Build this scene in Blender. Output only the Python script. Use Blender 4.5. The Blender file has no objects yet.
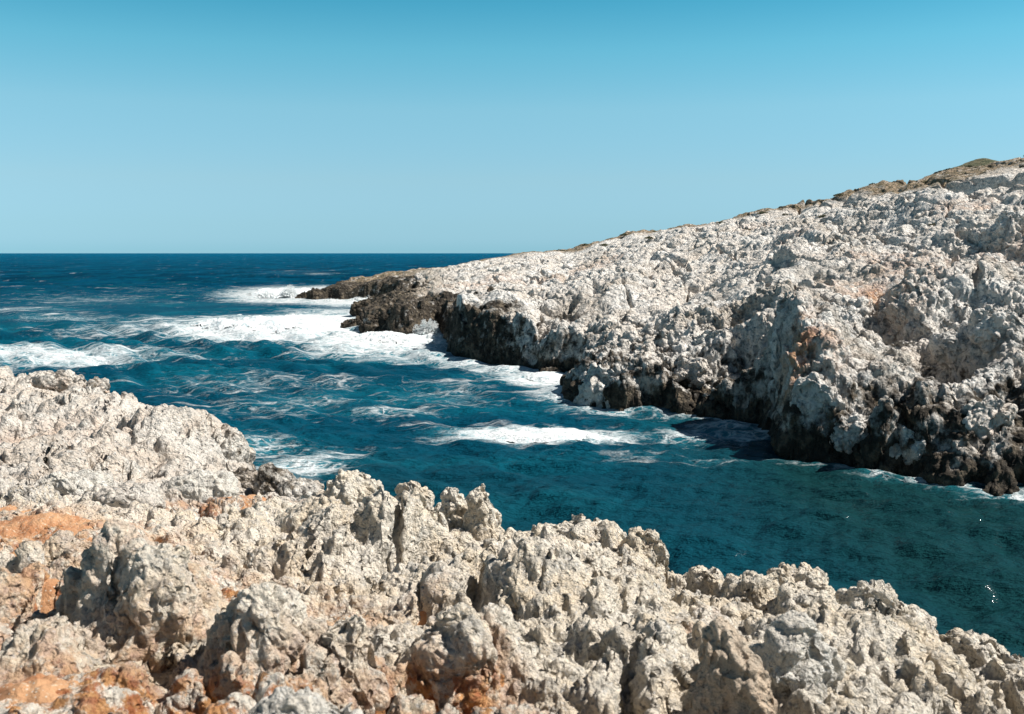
import bpy, math, random
import numpy as np
from concurrent.futures import ThreadPoolExecutor
R = math.radians
F = 996.0; CAMH = 10.0; PITCH = math.atan(104.0 / F)
sc = bpy.context.scene
# ------------------------------------------------------------ camera, sky, sun, exposure
cd = bpy.data.cameras.new('camera'); cam = bpy.data.objects.new('camera', cd); sc.collection.objects.link(cam)
cd.sensor_width = 36; cd.lens = 36 * F / 1024; cd.clip_start = 0.05; cd.clip_end = 80000
cam.location = (0, 0, CAMH); cam.rotation_euler = (math.pi / 2 - PITCH, 0, 0)
cd.dof.use_dof = True; cd.dof.focus_distance = 22; cd.dof.aperture_fstop = 4.0
sc.camera = cam
SUN_EL, SUN_AZ = R(50), R(92)         # azimuth clockwise from +Y
w = bpy.data.worlds.new('World'); sc.world = w; w.use_nodes = True
nt = w.node_tree; nt.nodes.clear()
sky = nt.nodes.new('ShaderNodeTexSky'); sky.sky_type = 'NISHITA'; sky.sun_disc = False
sky.sun_elevation = SUN_EL; sky.sun_rotation = SUN_AZ; sky.altitude = 0
sky.air_density = 1.0; sky.dust_density = 0.0; sky.ozone_density = 3.0
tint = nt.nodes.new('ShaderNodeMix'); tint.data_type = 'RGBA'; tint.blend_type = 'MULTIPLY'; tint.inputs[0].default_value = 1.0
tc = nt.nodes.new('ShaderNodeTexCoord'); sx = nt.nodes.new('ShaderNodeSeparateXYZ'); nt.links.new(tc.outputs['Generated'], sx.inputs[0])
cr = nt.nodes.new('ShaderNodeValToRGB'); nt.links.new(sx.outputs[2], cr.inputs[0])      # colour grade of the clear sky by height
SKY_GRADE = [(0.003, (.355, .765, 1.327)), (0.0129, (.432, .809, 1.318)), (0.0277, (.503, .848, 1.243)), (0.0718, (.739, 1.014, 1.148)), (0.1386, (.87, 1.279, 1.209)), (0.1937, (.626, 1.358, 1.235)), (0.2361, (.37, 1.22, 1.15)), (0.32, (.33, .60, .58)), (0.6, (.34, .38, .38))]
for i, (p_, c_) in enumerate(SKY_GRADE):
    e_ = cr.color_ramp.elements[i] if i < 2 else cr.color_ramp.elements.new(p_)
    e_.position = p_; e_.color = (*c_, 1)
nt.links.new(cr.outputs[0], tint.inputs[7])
bg = nt.nodes.new('ShaderNodeBackground'); bg.inputs[1].default_value = 0.066
out = nt.nodes.new('ShaderNodeOutputWorld')
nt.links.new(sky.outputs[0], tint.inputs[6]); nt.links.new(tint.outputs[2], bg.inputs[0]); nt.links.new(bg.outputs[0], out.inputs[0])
sl = bpy.data.lights.new('sun', 'SUN'); sun = bpy.data.objects.new('sun', sl); sc.collection.objects.link(sun)
sl.energy = 5.0; sl.angle = R(0.53); sl.color = (1.0, 0.95, 0.88)
sun.rotation_euler = (math.pi / 2 - SUN_EL, 0, math.pi - SUN_AZ)
sc.view_settings.view_transform = 'Standard'; sc.view_settings.look = 'None'
sc.view_settings.exposure = 0.60; sc.view_settings.gamma = 1.0; sc.view_settings.use_curve_mapping = False

# ------------------------------------------------------------ numpy noise
f32 = np.float32
POOL = ThreadPoolExecutor(4)
def hashi(ix, iy, iz, seed):
    h = ix.astype(np.uint32) * np.uint32(73856093) ^ iy.astype(np.uint32) * np.uint32(19349663) ^ iz.astype(np.uint32) * np.uint32(83492791)
    h ^= np.uint32((seed * 2654435761) & 0xffffffff)
    h ^= h >> np.uint32(15); h *= np.uint32(0x85ebca6b); h ^= h >> np.uint32(13); h *= np.uint32(0xc2b2ae35); h ^= h >> np.uint32(16)
    return h
def _worley(P, seed):
    c = np.floor(P).astype(np.int32); fr = (P - c).astype(f32)
    f1 = np.full(len(P), 9, f32); f2 = f1.copy()
    for dx in (-1, 0, 1):
        for dy in (-1, 0, 1):
            for dz in (-1, 0, 1):
                h = hashi(c[:, 0] + dx, c[:, 1] + dy, c[:, 2] + dz, seed)
                ax = (h & np.uint32(1023)).astype(f32) * f32(1 / 1023) + f32(dx) - fr[:, 0]
                ay = ((h >> np.uint32(10)) & np.uint32(1023)).astype(f32) * f32(1 / 1023) + f32(dy) - fr[:, 1]
                az = ((h >> np.uint32(20)) & np.uint32(1023)).astype(f32) * f32(1 / 1023) + f32(dz) - fr[:, 2]
                d = ax * ax + ay * ay + az * az
                f2 = np.minimum(f2, np.maximum(f1, d)); f1 = np.minimum(f1, d)
    return np.stack([np.sqrt(f1), np.sqrt(f2)], 1)
def _vnoise(P, seed):
    c = np.floor(P).astype(np.int32); t = (P - c).astype(f32); t = t * t * t * (t * (t * 6 - 15) + 10)
    r = np.zeros(len(P), f32)
    for dx in (0, 1):
        wx = t[:, 0] if dx else 1 - t[:, 0]
        for dy in (0, 1):
            wy = wx * (t[:, 1] if dy else 1 - t[:, 1])
            for dz in (0, 1):
                h = hashi(c[:, 0] + dx, c[:, 1] + dy, c[:, 2] + dz, seed)
                r += wy * (t[:, 2] if dz else 1 - t[:, 2]) * ((h & np.uint32(65535)).astype(f32) * f32(2 / 65535) - 1)
    return r
def par(fn, P, seed):
    P = np.asarray(P, f32)
    if len(P) < 20000: return fn(P, seed)
    n = max(1, len(P) // 16384); ch = np.array_split(P, n)
    return np.concatenate(list(POOL.map(lambda q: fn(q, seed), ch)))
def worley(P, seed): r = par(_worley, P, seed); return r[:, 0], r[:, 1]
def vnoise(P, seed): return par(_vnoise, P, seed)
def fbm(P, seed, octs=4, gain=0.5):
    P = np.asarray(P, f32); r = 0; a = 1.0; tot = 0
    for i in range(octs):
        r = r + a * vnoise(P * f32(2.03 ** i) + f32(i * 17.3), seed + i); tot += a; a *= gain
    return r / tot
def warp(P, amp, sc_, seed):
    Q = P * f32(1 / sc_)
    return P + f32(amp) * np.stack([vnoise(Q, seed), vnoise(Q + 31.7, seed + 1), vnoise(Q + 67.1, seed + 2)], 1)
def lumps(P, size, seed, zs=1.0):
    """karst relief, about 0..1: knobs with sharp clefts between them in some places, scooped pans with sharp rims in others"""
    Q = P / f32(size)
    if zs != 1.0: Q = Q * np.array([1, 1, zs], f32)
    f1, f2 = worley(Q, seed)
    dome = 0.62 * (1 - np.minimum(f1, 1) ** 1.7) + 0.38 * np.minimum((f2 - f1) * 2.6, 1)
    pan = np.minimum(f1 * 1.15, 1) ** 1.6
    k = smooth(vnoise(Q * f32(0.45) + 5.5, seed + 7), 0.25, 0.7)
    h = dome * (1 - k) + pan * k
    return (0.86 * h + 0.14 * (0.5 + 0.5 * vnoise(Q * f32(1.7) + 11.1, seed + 8))) * (0.8 + 0.3 * vnoise(Q * f32(0.6) + 3.3, seed + 9))
def columns(P, size, seed):
    """steep sided stumps with rounded tops, about 0..1"""
    f1, f2 = worley(P / f32(size), seed)
    g_ = smooth(f2 - f1, 0.02, 0.42)
    return (0.55 * g_ + 0.45 * (1 - np.minimum(f1, 1) ** 1.5)) * (0.75 + 0.45 * vnoise(P / f32(size * 1.9) + 7.7, seed + 3))
def smooth(x, a, b):
    t = np.clip((x - a) / (b - a), 0, 1); return t * t * (3 - 2 * t)

# ------------------------------------------------------------ pixel <-> place
def at(px, py, d):
    x = (px - 512) / F; y = (357 - py) / F
    fw = math.cos(PITCH) + y * math.sin(PITCH); up = -math.sin(PITCH) + y * math.cos(PITCH)
    return (d * x / fw, d, CAMH + d * up / fw)
def on_sea(px, py):
    y = (357 - py) / F
    fw = math.cos(PITCH) + y * math.sin(PITCH); up = -math.sin(PITCH) + y * math.cos(PITCH)
    d = -CAMH * fw / up
    return (d * (px - 512) / F / fw, d)
def az(px, py=300):
    return at(px, py, 1.0)[0]

# ------------------------------------------------------------ mesh helpers
COL = sc.collection
def tag(o, label=None, cat=None, group=None, kind=None):
    for k, v in (('label', label), ('category', cat), ('group', group), ('kind', kind)):
        if v: o[k] = v
    return o
def mesh_np(name, V, faces, mat, attrs=None, parent=None, smooth_=True):
    me = bpy.data.meshes.new(name); V = np.ascontiguousarray(V, f32); faces = np.ascontiguousarray(faces, np.int32)
    n, k = faces.shape
    me.vertices.add(len(V)); me.vertices.foreach_set('co', V.ravel())
    me.loops.add(n * k); me.loops.foreach_set('vertex_index', faces.ravel())
    me.polygons.add(n); me.polygons.foreach_set('loop_start', np.arange(n, dtype=np.int32) * k)
    if smooth_: me.polygons.foreach_set('use_smooth', np.ones(n, bool))
    for an, arr in (attrs or {}).items():
        A = me.attributes.new(an, 'FLOAT', 'POINT'); A.data.foreach_set('value', np.ascontiguousarray(arr, f32))
    me.update(calc_edges=True); me.materials.append(mat)
    o = bpy.data.objects.new(name, me); COL.objects.link(o)
    if parent: o.parent = parent
    return o
def grid_faces(nr, nc, keep=None):
    i = np.arange(nr * nc, dtype=np.int32).reshape(nr, nc)
    f = np.stack([i[:-1, :-1], i[:-1, 1:], i[1:, 1:], i[1:, :-1]], -1).reshape(-1, 4)
    if keep is not None:
        f = f[keep.reshape(-1)[f].all(1)]
    return f
def compact(V, f, attrs):
    used = np.zeros(len(V), bool); used[f.ravel()] = True
    idx = np.cumsum(used) - 1
    return V[used], idx[f].astype(np.int32), {k: a[used] for k, a in attrs.items()}
def normals(V, nr, nc):
    G = V.reshape(nr, nc, 3)
    du = np.gradient(G, axis=1); dv = np.gradient(G, axis=0)
    n = np.cross(du, dv); n /= (np.linalg.norm(n, axis=2, keepdims=True) + 1e-9)
    return n.reshape(-1, 3).astype(f32)
def vert_normals(V, f):
    a, b, c = V[f[:, 0]], V[f[:, 1]], V[f[:, 2]]
    fn = np.cross(b - a, c - a); n = np.zeros_like(V)
    for k in range(3):
        for q in range(3): n[:, q] += np.bincount(f[:, k], fn[:, q], len(V))
    return (n / (np.linalg.norm(n, axis=1, keepdims=True) + 1e-12)).astype(f32)
def sdist(X, Y, poly):
    """signed distance to a closed plan outline, positive inside"""
    X = X.ravel(); Y = Y.ravel(); best = np.full(X.shape, 1e9); ins = np.zeros(X.shape, bool)
    for i in range(len(poly)):
        (x0, y0), (x1, y1) = poly[i], poly[(i + 1) % len(poly)]
        dx, dy = x1 - x0, y1 - y0
        t = np.clip(((X - x0) * dx + (Y - y0) * dy) / (dx * dx + dy * dy), 0, 1)
        best = np.minimum(best, np.hypot(X - x0 - t * dx, Y - y0 - t * dy))
        c = ((y0 > Y) != (y1 > Y))
        with np.errstate(divide='ignore', invalid='ignore'):
            ins ^= c & (X < (x1 - x0) * (Y - y0) / (y1 - y0 + 1e-12) + x0)
    return np.where(ins, best, -best)
def upsample(a0, a1, l0, l1, C, A, L):
    """bilinear sample of coarse grid C[row l, col a]"""
    nr, nc = C.shape
    u = np.clip((A - a0) / (a1 - a0) * (nc - 1), 0, nc - 1.001); v = np.clip((L - l0) / (l1 - l0) * (nr - 1), 0, nr - 1.001)
    iu = u.astype(int); iv = v.astype(int); fu = u - iu; fv = v - iv
    return (C[iv, iu] * (1 - fu) + C[iv, iu + 1] * fu) * (1 - fv) + (C[iv + 1, iu] * (1 - fu) + C[iv + 1, iu + 1] * fu) * fv

# ------------------------------------------------------------ materials
def new_mat(name):
    m = bpy.data.materials.new(name); m.use_nodes = True; t = m.node_tree; t.nodes.clear()
    o = t.nodes.new('ShaderNodeOutputMaterial'); b = t.nodes.new('ShaderNodeBsdfPrincipled')
    t.links.new(b.outputs[0], o.inputs[0]); return m, t, b
class NB:
    def __init__(s, t): s.t = t; s.geo = t.nodes.new('ShaderNodeNewGeometry').outputs['Position']
    def set(s, sock, v):
        if isinstance(v, bpy.types.NodeSocket): s.t.links.new(v, sock)
        else: sock.default_value = v
    def noise(s, scale, detail=4, rough=0.55, vec=None, dist=0.0):
        n = s.t.nodes.new('ShaderNodeTexNoise'); s.set(n.inputs['Vector'], vec or s.geo)
        n.inputs['Scale'].default_value = scale; n.inputs['Detail'].default_value = detail
        n.inputs['Roughness'].default_value = rough; n.inputs['Distortion'].default_value = dist
        return n.outputs[0]
    def voro(s, scale, vec=None, feature='F1'):
        n = s.t.nodes.new('ShaderNodeTexVoronoi'); n.feature = feature; s.set(n.inputs['Vector'], vec or s.geo)
        n.inputs['Scale'].default_value = scale; return n.outputs[0]
    def scalev(s, v, vec=None):
        n = s.t.nodes.new('ShaderNodeVectorMath'); n.operation = 'MULTIPLY'; s.set(n.inputs[0], vec or s.geo); n.inputs[1].default_value = v
        return n.outputs[0]
    def ramp(s, v, a, b, c0=0.0, c1=1.0):
        n = s.t.nodes.new('ShaderNodeMapRange'); n.interpolation_type = 'SMOOTHSTEP'; s.set(n.inputs[0], v)
        for i, q in enumerate((a, b, c0, c1)): s.set(n.inputs[i + 1], q)
        return n.outputs[0]
    def m(s, op, a, b=0.0, clamp=False):
        n = s.t.nodes.new('ShaderNodeMath'); n.operation = op; n.use_clamp = clamp; s.set(n.inputs[0], a); s.set(n.inputs[1], b); return n.outputs[0]
    def mix(s, fac, a, b):
        n = s.t.nodes.new('ShaderNodeMix'); n.data_type = 'RGBA'
        s.set(n.inputs[0], fac)
        for q, v in ((6, a), (7, b)):
            s.set(n.inputs[q], (*v, 1) if isinstance(v, tuple) and len(v) == 3 else v)
        return n.outputs[2]
    def attr(s, name):
        n = s.t.nodes.new('ShaderNodeAttribute'); n.attribute_name = name; return n.outputs['Fac']
    def bump(s, h, strength, dist, nrm=None):
        n = s.t.nodes.new('ShaderNodeBump'); s.set(n.inputs['Height'], h)
        n.inputs['Strength'].default_value = strength; n.inputs['Distance'].default_value = dist
        if nrm is not None: s.t.links.new(nrm, n.inputs['Normal'])
        return n.outputs[0]

def rock_mat(name, sz, pale, warm, grey, orange=(0.55, 0.29, 0.125)):
    """weathered limestone; sz = size in metres of its fine pitting"""
    m, t, b = new_mat(name); n = NB(t)
    base = n.mix(n.ramp(n.noise(0.9 / sz * 0.12, 5), 0.38, 0.62), pale, warm)
    base = n.mix(n.m('MULTIPLY', n.ramp(n.noise(0.35 / sz, 7, 0.7), 0.48, 0.62), 0.8), base, grey)
    base = n.mix(n.m('MULTIPLY', n.ramp(n.noise(1.1 / sz, 5, 0.7), 0.53, 0.66), 0.7), base, tuple(c * 0.42 for c in grey))
    base = n.mix(n.m('MULTIPLY', n.ramp(n.noise(2.1 / sz, 3, 0.6), 0.57, 0.7), 0.55), base, tuple(min(0.8, c * 1.35) for c in pale))
    o = n.m('MULTIPLY', n.attr('orange'), n.ramp(n.noise(0.28 / sz, 8, 0.75), 0.42, 0.54), True)
    oc = n.mix(n.ramp(n.noise(0.8 / sz, 4), 0.4, 0.65), orange, (0.36, 0.135, 0.06))
    base = n.mix(o, base, oc)
    v = n.m('MULTIPLY', n.attr('veg'), n.ramp(n.noise(0.3 / sz, 5, 0.7), 0.28, 0.5), True)
    vc = n.mix(n.ramp(n.noise(0.5 / sz, 4), 0.42, 0.6), (0.33, 0.25, 0.17), (0.15, 0.125, 0.075))
    base = n.mix(v, base, vc)
    d = n.m('ADD', n.attr('dark'), n.m('MULTIPLY', n.m('SUBTRACT', n.noise(0.4 / sz, 5, 0.65), 0.5), 1.6))
    dk = n.mix(n.ramp(n.noise(0.6 / sz, 4), 0.45, 0.65), (0.05, 0.042, 0.033), (0.155, 0.125, 0.09))
    base = n.mix(n.ramp(d, 0.38, 0.72), base, dk)
    t.links.new(base, b.inputs['Base Color'])
    b.inputs['Roughness'].default_value = 0.9; b.inputs['Specular IOR Level'].default_value = 0.2
    v1 = n.voro(1.0 / sz); v2 = n.voro(2.7 / sz); nz = n.noise(3.0 / sz, 6, 0.7)
    h = n.m('ADD', n.m('MULTIPLY', v1, -0.55), n.m('ADD', n.m('MULTIPLY', v2, -0.25), n.m('MULTIPLY', nz, 0.5)))
    h = n.m('SUBTRACT', h, n.m('MULTIPLY', n.ramp(n.voro(0.8 / sz, feature='SMOOTH_F1'), 0.32, 0.15), 0.5))   # small solution pits
    t.links.new(n.bump(h, 1.0, sz * 1.2), b.inputs['Normal'])
    return m
M_NEAR = rock_mat('weathered_limestone', 0.06, (0.765, 0.70, 0.60), (0.70, 0.60, 0.465), (0.48, 0.45, 0.40))
M_MID = rock_mat('weathered_limestone_shore', 0.18, (0.73, 0.68, 0.61), (0.66, 0.57, 0.48), (0.38, 0.36, 0.33))
M_FAR = rock_mat('weathered_limestone_headland', 0.42, (0.80, 0.77, 0.72), (0.74, 0.67, 0.59), (0.47, 0.455, 0.43))
M_TAN = rock_mat('tan_limestone', 0.035, (0.58, 0.48, 0.38), (0.56, 0.45, 0.34), (0.47, 0.40, 0.32))
M_WHITE = rock_mat('pale_limestone', 0.04, (0.70, 0.665, 0.60), (0.64, 0.59, 0.51), (0.46, 0.44, 0.405))

def soil_mat():
    m, t, b = new_mat('red_soil'); n = NB(t)
    c = n.mix(n.ramp(n.noise(2.5, 5), 0.35, 0.65), (0.52, 0.29, 0.15), (0.40, 0.18, 0.08))
    c = n.mix(n.ramp(n.noise(18, 5, 0.7), 0.55, 0.7), c, (0.62, 0.48, 0.34))
    c = n.mix(n.ramp(n.voro(28), 0.22, 0.12), c, (0.6, 0.52, 0.42))
    t.links.new(c, b.inputs['Base Color']); b.inputs['Roughness'].default_value = 0.95
    h = n.m('ADD', n.m('MULTIPLY', n.voro(22), -0.6), n.noise(40, 5, 0.7))
    t.links.new(n.bump(h, 0.8, 0.03), b.inputs['Normal']); return m
M_SOIL = soil_mat()

def sea_mat():
    m, t, b = new_mat('sea_water'); n = NB(t)
    far = n.attr('far'); green = n.attr('green'); foam = n.attr('foam')
    flat = n.scalev((1, 1, 0.3))
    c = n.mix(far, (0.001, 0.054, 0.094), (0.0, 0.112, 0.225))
    c = n.mix(n.ramp(n.noise(0.10, 4, 0.6, vec=n.scalev((0.55, 1, 0))), 0.42, 0.68), c, (0.002, 0.10, 0.15))
    c = n.mix(green, c, (0.006, 0.038, 0.043))
    c = n.mix(n.m('MULTIPLY', far, n.ramp(n.noise(1.0, 9, 0.82, vec=n.scalev((0.045, 0.016, 0))), 0.44, 0.56)), c, (0.0, 0.056, 0.115))
    c = n.mix(n.ramp(foam, 0.15, 0.75), c, (0.03, 0.26, 0.33))
    # lacy foam, drawn out with the swell
    st = n.scalev((0.55, 1.0, 0.2))
    lace = n.voro(0.55, vec=None, feature='DISTANCE_TO_EDGE')
    wv = n.t.nodes.new('ShaderNodeVectorMath'); wv.operation = 'ADD'
    nz = n.t.nodes.new('ShaderNodeTexNoise'); n.set(nz.inputs['Vector'], n.geo); nz.inputs['Scale'].default_value = 0.5; nz.inputs['Detail'].default_value = 5
    sv = n.t.nodes.new('ShaderNodeVectorMath'); sv.operation = 'SCALE'; t.links.new(nz.outputs['Color'], sv.inputs[0]); sv.inputs[3].default_value = 3.2
    t.links.new(st, wv.inputs[0]); t.links.new(sv.outputs[0], wv.inputs[1])
    l1 = n.voro(0.42, vec=wv.outputs[0], feature='DISTANCE_TO_EDGE')
    l2 = n.voro(1.5, vec=wv.outputs[0], feature='DISTANCE_TO_EDGE')
    lace = n.m('MAXIMUM', n.ramp(l1, 0.16, 0.0), n.m('MULTIPLY', n.ramp(l2, 0.22, 0.0), 0.8))
    brk = n.noise(1.3, 6, 0.7, vec=st)
    big = n.noise(0.16, 3, 0.6, vec=st)
    s = n.m('ADD', n.m('MULTIPLY', lace, 0.30), n.m('ADD', n.m('MULTIPLY', brk, 0.62), n.m('MULTIPLY', big, 0.35)))
    s = n.m('ADD', s, foam)
    fm = n.m('MULTIPLY', n.ramp(s, 0.93, 1.36), n.ramp(n.noise(4.0, 5, 0.7, vec=st), 0.25, 0.5, 0.55, 1.0))
    cap = n.m('MULTIPLY', far, n.ramp(n.noise(1.0, 8, 0.74, vec=n.scalev((0.10, 0.035, 0))), 0.60, 0.68))
    fm = n.m('MAXIMUM', fm, n.m('MULTIPLY', cap, 0.55))
    stk = n.noise(0.55, 8, 0.72, vec=n.scalev((0.22, 1.0, 0.2)), dist=0.6)
    fm = n.m('MAXIMUM', fm, n.m('MULTIPLY', n.ramp(n.m('ADD', stk, n.m('SUBTRACT', n.m('MULTIPLY', foam, 0.45), n.m('MULTIPLY', green, 0.06))), 0.645, 0.78), 0.7))
    c = n.mix(n.m('MULTIPLY', fm, 0.93), c, (0.86, 0.88, 0.88))
    w1 = n.noise(1.5, 5, 0.62, vec=n.scalev((0.38, 1.0, 0.3)))
    w2 = n.noise(4.5, 4, 0.65, vec=n.scalev((0.45, 1.0, 0.3)))
    w3 = n.noise(1.0, 9, 0.8, vec=n.scalev((0.09, 0.07, 0)))
    h = n.m('ADD', n.m('MULTIPLY', w1, 0.42), n.m('MULTIPLY', w2, 0.17))
    h = n.m('MULTIPLY', h, n.ramp(green, 0, 1, 1.25, 1.15))
    nb = n.bump(h, 1.0, 1.3)
    nb2 = n.bump(n.m('MULTIPLY', w3, far), 1.0, 7.0, nb)
    nb3 = n.bump(n.m('MULTIPLY', brk, fm), 0.6, 0.25, nb2)
    t.nodes.remove(b); outn = [q for q in t.nodes if q.type == 'OUTPUT_MATERIAL'][0]
    df = t.nodes.new('ShaderNodeBsdfDiffuse'); gl = t.nodes.new('ShaderNodeBsdfGlossy'); mx = t.nodes.new('ShaderNodeMixShader'); fr = t.nodes.new('ShaderNodeFresnel')
    fr.inputs[0].default_value = 1.33
    ng = n.bump(h, 0.42, 0.45)                                          # the mirror-like skin is calmer than the chop below it
    t.links.new(nb3, df.inputs['Normal'])
    for q in (gl, fr): t.links.new(ng, q.inputs['Normal'])
    t.links.new(c, df.inputs['Color']); t.links.new(n.ramp(far, 0, 1, 0.12, 0.3), gl.inputs['Roughness'])
    fac = n.m('MULTIPLY', n.m('MINIMUM', fr.outputs[0], n.ramp(far, 0, 1, 0.085, 0.02)), n.m('SUBTRACT', 1.0, fm))
    t.links.new(fac, mx.inputs[0]); t.links.new(df.outputs[0], mx.inputs[1]); t.links.new(gl.outputs[0], mx.inputs[2]); t.links.new(mx.outputs[0], outn.inputs[0])
    return m
M_SEA = sea_mat()
def foam_mat():
    m, t, b = new_mat('white_water'); n = NB(t)
    c = n.mix(n.ramp(n.noise(0.9, 6, 0.7), 0.45, 0.72), (0.88, 0.90, 0.90), (0.62, 0.76, 0.79))
    t.links.new(c, b.inputs['Base Color']); b.inputs['Roughness'].default_value = 0.85
    b.inputs['Subsurface Weight'].default_value = 0.0
    t.links.new(n.bump(n.noise(2.6, 7, 0.75), 0.9, 0.3), b.inputs['Normal']); return m
M_FOAM = foam_mat()

# ------------------------------------------------------------ sea
rng = np.random.default_rng(5)
WAVES = []
for lam in list(np.geomspace(26, 7, 9)) + list(np.geomspace(6, 0.8, 34)):
    dirn = R(-97) + rng.normal(0, 0.42 if lam > 7 else 0.75)          # running in towards the cove
    WAVES.append((lam, math.cos(dirn), math.sin(dirn), rng.uniform(0, 6.28), (0.0135 if lam > 6 else 0.027) * lam ** 0.90 * rng.uniform(0.6, 1.3)))
def shelter(X, Y):
    """1 on the open sea, less inside the cove"""
    return 0.34 + 0.66 * smooth(Y + 0.6 * -X, 62, 150)
def sea_z(X, Y, cell):
    z = np.zeros_like(X)
    k0 = 0
    for lam, cx, cy, ph, a in WAVES:
        att = np.clip((lam / cell - 2.0) / 3.0, 0, 1)
        th = (X * cx + Y * cy) * (2 * math.pi / lam) + ph
        z += a * att * (np.sin(th) + 0.28 * np.cos(2 * th))
    return z
# foam blobs on the water: pixel centre, half width, half height (pixels), strength
FOAM = [(285, 296, 62, 8, 0.9), (320, 291, 30, 5, 0.8), (345, 303, 60, 4, 0.75), (260, 331, 95, 13, 0.9), (380, 343, 80, 15, 0.85), (330, 322, 80, 11, 0.8), (420, 340, 40, 12, 0.85), (200, 333, 60, 8, 0.5),
        (60, 360, 95, 10, 0.66), (20, 355, 60, 8, 0.6), (135, 352, 80, 8, 0.42), (190, 358, 80, 6, 0.34), (542, 436, 96, 8, 0.92), (470, 434, 60, 6, 0.45), (545, 381, 45, 9, 0.75), (505, 372, 45, 8, 0.6), (470, 362, 45, 8, 0.6),
        (715, 436, 75, 9, 0.52), (735, 428, 55, 7, 0.5), (800, 461, 60, 5, 0.42), (900, 475, 60, 4, 0.32), (650, 462, 60, 6, 0.3), (720, 466, 60, 5, 0.32), (300, 470, 55, 15, 0.55), (260, 448, 45, 14, 0.45), (330, 455, 70, 10, 0.35),
        (290, 405, 120, 20, 0.30), (390, 415, 60, 7, 0.42), (330, 385, 80, 8, 0.3), (60, 318, 80, 6, 0.36), (120, 332, 100, 8, 0.38), (170, 322, 80, 7, 0.38), (320, 274, 22, 1.6, 0.36), (300, 272, 60, 4, 0.2), (20, 310, 60, 4, 0.38),
        (90, 300, 110, 8, 0.28), (440, 395, 100, 18, 0.30), (230, 385, 110, 16, 0.31), (640, 455, 60, 8, 0.25), (430, 355, 70, 10, 0.5), (160, 290, 120, 4, 0.22)]
from functools import lru_cache
def foam_field(X, Y):
    f = np.zeros_like(X)
    PX = 512 + F * X / Y * 0.995; PY = 253 + F * 1.0 * CAMH / Y          # plan position of each blob is the place seen at that pixel
    for cx, cy, hw, hh, s in FOAM:
        q = ((PX - cx) / hw) ** 2 + ((PY - cy) / hh) ** 2
        f = np.maximum(f, s * np.exp(-q * 0.8))
    if POLY_H:
        ca = np.linspace(-0.3, 0.95, 420); cl = np.linspace(math.log(28), math.log(260), 420); CA, CL = np.meshgrid(ca, cl)
        S = sdist(CA * np.exp(CL), np.exp(CL), POLY_H).reshape(CA.shape)
        sd_ = np.abs(upsample(-0.3, 0.95, math.log(28), math.log(260), S, X / Y, np.log(Y)))
        Q = np.stack([X.ravel(), Y.ravel(), 0 * X.ravel()], 1)
        patch = (0.62 + 0.7 * fbm(Q * 0.12, 130, 3)).reshape(X.shape)
        f = np.maximum(f, np.clip(patch, 0, 1) * np.exp(-sd_ / (1.3 + 0.014 * Y)) * (1.05 - 0.45 * smooth(Y, 70, 110)) * (X / Y < 0.9) * (Y > 29) * (Y < 255))
    return f
POLY_H = []
def build_sea():
    py = np.concatenate([np.linspace(1500, 700, 160, endpoint=False), np.linspace(700, 300, 700, endpoint=False), np.linspace(300, 256, 190, endpoint=False), np.geomspace(3, 0.25, 26) + 253])
    Yr = F * CAMH / (py - 253); nc = 1150
    a = np.linspace(-0.95, 0.95, nc); a = a * (0.75 + 0.25 * (a / 0.95) ** 2)
    A, Y = np.meshgrid(a, Yr); X = A * Y; nr = len(Yr)
    cell = np.maximum(np.gradient(Yr)[:, None] * np.ones_like(A), Y * 0.0013)
    sh = shelter(X, Y)
    P = np.stack([X.ravel() * 0.012, Y.ravel() * 0.012, 0 * X.ravel()], 1)
    z = sea_z(X, Y, np.abs(cell)) * sh * (1 + 0.5 * vnoise(P, 3).reshape(X.shape))
    fo = foam_field(X, Y)
    z += 0.35 * fo * (Y > 60) * np.clip(Y / 100, 0, 1.2)
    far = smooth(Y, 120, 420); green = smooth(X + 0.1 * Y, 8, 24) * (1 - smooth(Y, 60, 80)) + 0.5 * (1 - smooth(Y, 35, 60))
    V = np.stack([X, Y, z], -1).reshape(-1, 3)
    o = mesh_np('sea', V, grid_faces(nr, nc), M_SEA, {'foam': fo.ravel(), 'far': far.ravel(), 'green': np.clip(green, 0, 1).ravel()})
    tag(o, 'deep blue green sea with wind chop and lacy foam', 'sea', kind='structure')
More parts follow.
